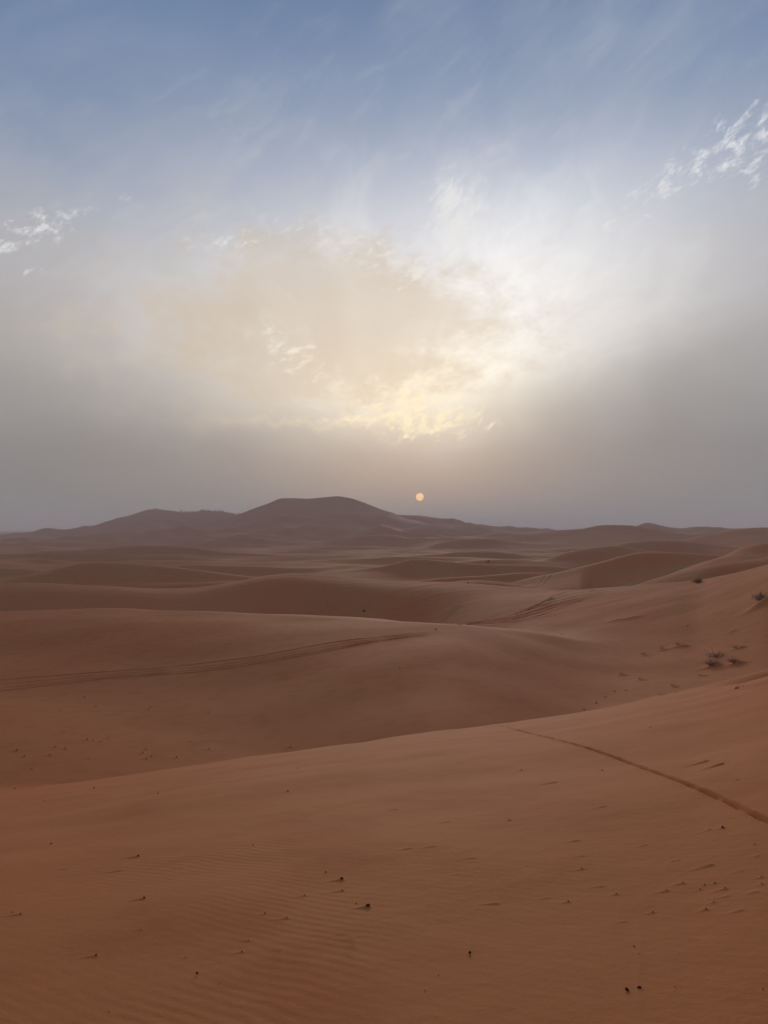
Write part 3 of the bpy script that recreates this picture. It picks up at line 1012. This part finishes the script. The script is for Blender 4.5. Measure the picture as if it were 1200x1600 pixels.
for (px_, py_, x, y, s) in PLACED['slope']:
    put_stone(x, y, s, SL.get((px_, py_), "tiny dark stone on the dune slopes beyond the valley"), None if (px_, py_) in SL else "stones on the far slopes", k)
    k += 1


# ------------------------------------------------------------------ plants
def tube(verts, faces, pts, r0, r1, n=4):
    base_i = len(verts)
    m = len(pts)
    for i, p in enumerate(pts):
        r = r0 + (r1 - r0) * i / (m - 1)
        for j in range(n):
            a = 2 * math.pi * j / n
            verts.append((p[0] + r * math.cos(a), p[1] + r * math.sin(a), p[2] + 0.3 * r * math.sin(a)))
    for i in range(m - 1):
        for j in range(n):
            a, b_ = base_i + i * n + j, base_i + i * n + (j + 1) % n
            faces.append((a, b_, b_ + n, a + n))


def mesh_obj(name, verts, faces, mat, parent):
    m = bpy.data.meshes.new(name)
    m.from_pydata(verts, [], faces)
    m.materials.append(mat)
    m.update()
    o = bpy.data.objects.new(name, m)
    scene.collection.objects.link(o)
    if parent:
        o.parent = parent
    return o


def shrub(name, x, y, width, hgt, seed, label, cat, twigs=60, leaves=0, leafmat=None, twigmat=None, lean=0.0, leaf=0.05, trunk=False, group=None, sink=0.02):
    rs = random.Random(seed)
    e = bpy.data.objects.new(name, None)
    e.location = (x, y, detailed_height(x, y) - sink)
    scene.collection.objects.link(e)
    e["label"], e["category"] = label, cat
    if group:
        e["group"] = group
    V, Fc, tips = [], [], []
    for i in range(twigs):
        a = rs.uniform(0, 2 * math.pi)
        rr = width / 2 * math.sqrt(rs.random())
        h = hgt * (1 - 0.55 * (2 * rr / width) ** 2) * rs.uniform(0.55, 1.05)
        b0 = (rs.gauss(0, width * 0.06), rs.gauss(0, width * 0.06), 0)
        tip = (rr * math.cos(a) + lean * h, rr * math.sin(a), h)
        mid = (b0[0] * 0.4 + tip[0] * 0.55 + rs.gauss(0, .04) * width, b0[1] * 0.4 + tip[1] * 0.55 + rs.gauss(0, .04) * width, h * rs.uniform(0.42, 0.62))
        r0 = max(0.004, width * 0.012)
        tube(V, Fc, [b0, mid, tip], r0, r0 * 0.35, 3)
        tips += [mid, tip, tuple((m_ + t_) / 2 for m_, t_ in zip(mid, tip))]
        for _ in range(2):
            t2 = tuple(c + rs.gauss(0, 0.12) * width for c in tip)
            t2 = (t2[0], t2[1], max(0.02, abs(t2[2])))
            tube(V, Fc, [mid, t2], r0 * 0.6, r0 * 0.25, 3)
            tips.append(t2)
    mesh_obj("twigs", V, Fc, twigmat or M_TWIG, e)
    if leaves:
        V, Fc = [], []
        for i in range(leaves):
            c = rs.choice(tips)
            s = leaf * rs.uniform(0.6, 1.3)
            c = tuple(q + rs.gauss(0, s * 1.2) for q in c)
            c = (c[0], c[1], max(c[2], s * 0.5))
            d1 = [rs.gauss(0, 1) for _ in range(3)]
            d2 = [rs.gauss(0, 1) for _ in range(3)]
            l1 = math.sqrt(sum(q * q for q in d1))
            l2 = math.sqrt(sum(q * q for q in d2))
            p = [tuple(c[q] + s * d1[q] / l1 for q in range(3)), tuple(c[q] + 0.4 * s * d2[q] / l2 for q in range(3)),
                 tuple(c[q] - s * d1[q] / l1 for q in range(3)), tuple(c[q] - 0.4 * s * d2[q] / l2 for q in range(3))]
            b0 = len(V)
            V += p
            Fc.append((b0, b0 + 1, b0 + 2, b0 + 3))
        mesh_obj("foliage", V, Fc, leafmat or M_LEAF, e)
    return e


def at(px, py):
    x, y, z = ground_hit(px, py)
    return x, y, y / F


x, y, m = at(1090, 911)
shrub("desert_shrub", x, y, 15 * m, 8 * m, 1, "dark green shrub alone on the crest of the right slope", "shrub", 50, 700, M_LEAF, leaf=0.05)
x, y, m = at(1111, 1042)
shrub("dry_bush", x, y, 32 * m, 8 * m, 2, "brown dry bush on a sand mound, left of the close pair at right", "bush", 60, 60, M_TWIG, leaf=0.025, lean=0.4)
x, y, m = at(1147, 1038)
shrub("dry_bush", x, y, 30 * m, 6 * m, 3, "brown dry bush on a sand mound, right of the close pair at right", "bush", 55, 60, M_TWIG, leaf=0.025, lean=0.3)
x, y, m = at(1150, 1013)
shrub("dry_bush", x, y, 18 * m, 5 * m, 4, "small dry bush just above the close pair of bushes at right", "bush", 36, 40, M_TWIG, leaf=0.03, lean=0.2)
x, y, m = at(1120, 1026)
shrub("dry_bush", x, y, 40 * m, 5 * m, 14, "low sprawling twigs between the dry bushes on the right slope", "bush", 40, 60, M_TWIG, leaf=0.03, lean=0.2)
x, y, m = at(1188, 938)
shrub("grass_tuft", x, y, 34 * m, 12 * m, 5, "pale straw tuft on a dark sand mound at the right edge", "grass tuft", 70, 0, twigmat=M_STRAW)
x, y, m = at(762, 879)
shrub("desert_shrub", x, y, 6 * m, 3.5 * m, 6, "tiny dark shrub on the crest in the middle distance", "shrub", 30, 200, M_LEAF, leaf=0.12)
for i, (px_, py_, w, h) in enumerate([(1006, 1021, 12, 3), (1033, 1013, 12, 4), (1060, 1007, 16, 4), (970, 1052, 9, 3), (1052, 1071, 10, 4), (1051, 1081, 7, 3), (1031, 1085, 9, 3),
                                      (931, 1098, 4, 3), (960, 1079, 4, 2), (946, 1088, 4, 2), (978, 1078, 5, 2), (912, 1108, 4, 2.4), (1000, 1060, 12, 2.5), (1094, 1055, 10, 3), (1154, 1074, 13, 3)]):
    x, y, m = at(px_, py_ + 1)
    shrub("grass_tuft", x, y, w * m, h * m, 40 + i, "low withered tuft on the sandy slope beyond the foreground crest at right", "grass tuft", 22, 30, M_TWIG,
          leaf=0.02, group="withered tufts on the right slope")
ridge = [(244, 795.5, 5, 2.2), (283, 799.5, 5, 4.6), (290, 800, 3, 3.2), (297, 800.5, 5, 2.4), (303, 800, 4, 2.2), (314, 798.5, 3, 3), (318, 798.5, 4, 3.6), (326, 798.8, 6, 2.2),
         (336, 799.5, 3, 2.8), (343, 800, 3, 4), (348, 801, 3.4, 3.6), (374, 802.5, 5, 2.4)]
for i, (px_, py_, w, h) in enumerate(ridge):
    u = (px_ - 600) / F
    Ys = np.linspace(900, 1300, 1200)
    zz = height(u * Ys, Ys)
    j = int(np.argmax(zz / Ys))
    m = Ys[j] / F
    lab = {0: "tiny dark shrub on the very top of the far left dune",
           1: "largest dark shrub on the far left ridge",
           11: "tiny dark shrub in the notch between the two far dunes"}.get(i, "tiny dark shrub standing on the far left ridge right of the largest one")
    shrub("desert_shrub", u * Ys[j], Ys[j], w * m * 0.7, h * m * 0.62, 70 + i, lab, "shrub", 24, 260, M_LEAF, leaf=0.35, group="shrubs on the far ridge", sink=0.3)

# alike stones and tufts are told apart by their order across the picture
ORD = ["first", "second", "third", "fourth", "fifth", "sixth", "seventh", "eighth", "ninth", "tenth", "eleventh", "twelfth", "thirteenth", "fourteenth",
       "fifteenth", "sixteenth", "seventeenth", "eighteenth", "nineteenth", "twentieth"]
SERIES = {
    "stones in the scatter at lower right": "small dark stone, %s from the left in the dense scatter at lower right",
    "stones under the foreground crest": "tiny dark stone, %s from the left among those close under the foreground crest",
    "small stones in the left foreground": "small half buried stone, %s from the left among the minor ones at left foreground",
    "small stones in the right foreground": "small half buried stone, %s from the left among the minor ones at right foreground",
    "stones in the lower valley scatter": "tiny dark stone, %s from the left in the lower scatter on the valley floor",
    "stones in the upper valley scatter": "tiny dark stone, %s from the left in the upper scatter on the valley floor",
    "stones on the far slopes": "tiny dark stone, %s from the left among those on the dunes beyond the valley",
    "withered tufts on the right slope": "low withered tuft, %s from the left on the slope beyond the foreground crest",
    "shrubs on the far ridge": "tiny dark shrub, %s from the left along the far left ridge",
}
for grp, text in SERIES.items():
    mem = sorted((o for o in scene.objects if o.get("group") == grp), key=lambda o: o.location.x / o.location.y)
    for i, o in enumerate(mem):
        if grp == "shrubs on the far ridge" and o["label"].startswith(("largest", "tiny dark shrub on the very", "tiny dark shrub in the notch")):
            continue
        o["label"] = text % ORD[i]

# ------------------------------------------------------------------ dusty air
zmin = float(co[:, 2].min()) - 1.0
zmax = float(co[:, 2].max()) + 6.0
bm = bmesh.new()
bmesh.ops.create_cube(bm, size=1.0)
for v in bm.verts:
    v.co = (v.co.x * 16400, v.co.y * 16400, zmin if v.co.z < 0 else zmax)
hm = bpy.data.meshes.new("haze")
bm.to_mesh(hm)
bm.free()
hz = bpy.data.materials.new("dusty_air")
hz.use_nodes = True
hz.node_tree.nodes.clear()
pv = hz.node_tree.nodes.new('ShaderNodeVolumePrincipled')
pv.inputs['Color'].default_value = (0.955, 0.94, 0.935, 1)
pv.inputs['Density'].default_value = 0.00046
pv.inputs['Anisotropy'].default_value = 0.0
ho = hz.node_tree.nodes.new('ShaderNodeOutputMaterial')
hz.node_tree.links.new(pv.outputs[0], ho.inputs['Volume'])
hm.materials.append(hz)
haze = bpy.data.objects.new("haze", hm)
haze["kind"] = "stuff"
haze["label"] = "thin pale dust hanging in the air over the dunes"
haze["category"] = "haze"
scene.collection.objects.link(haze)
print("rows", nr, "cols", na, "z range", zmin, zmax)
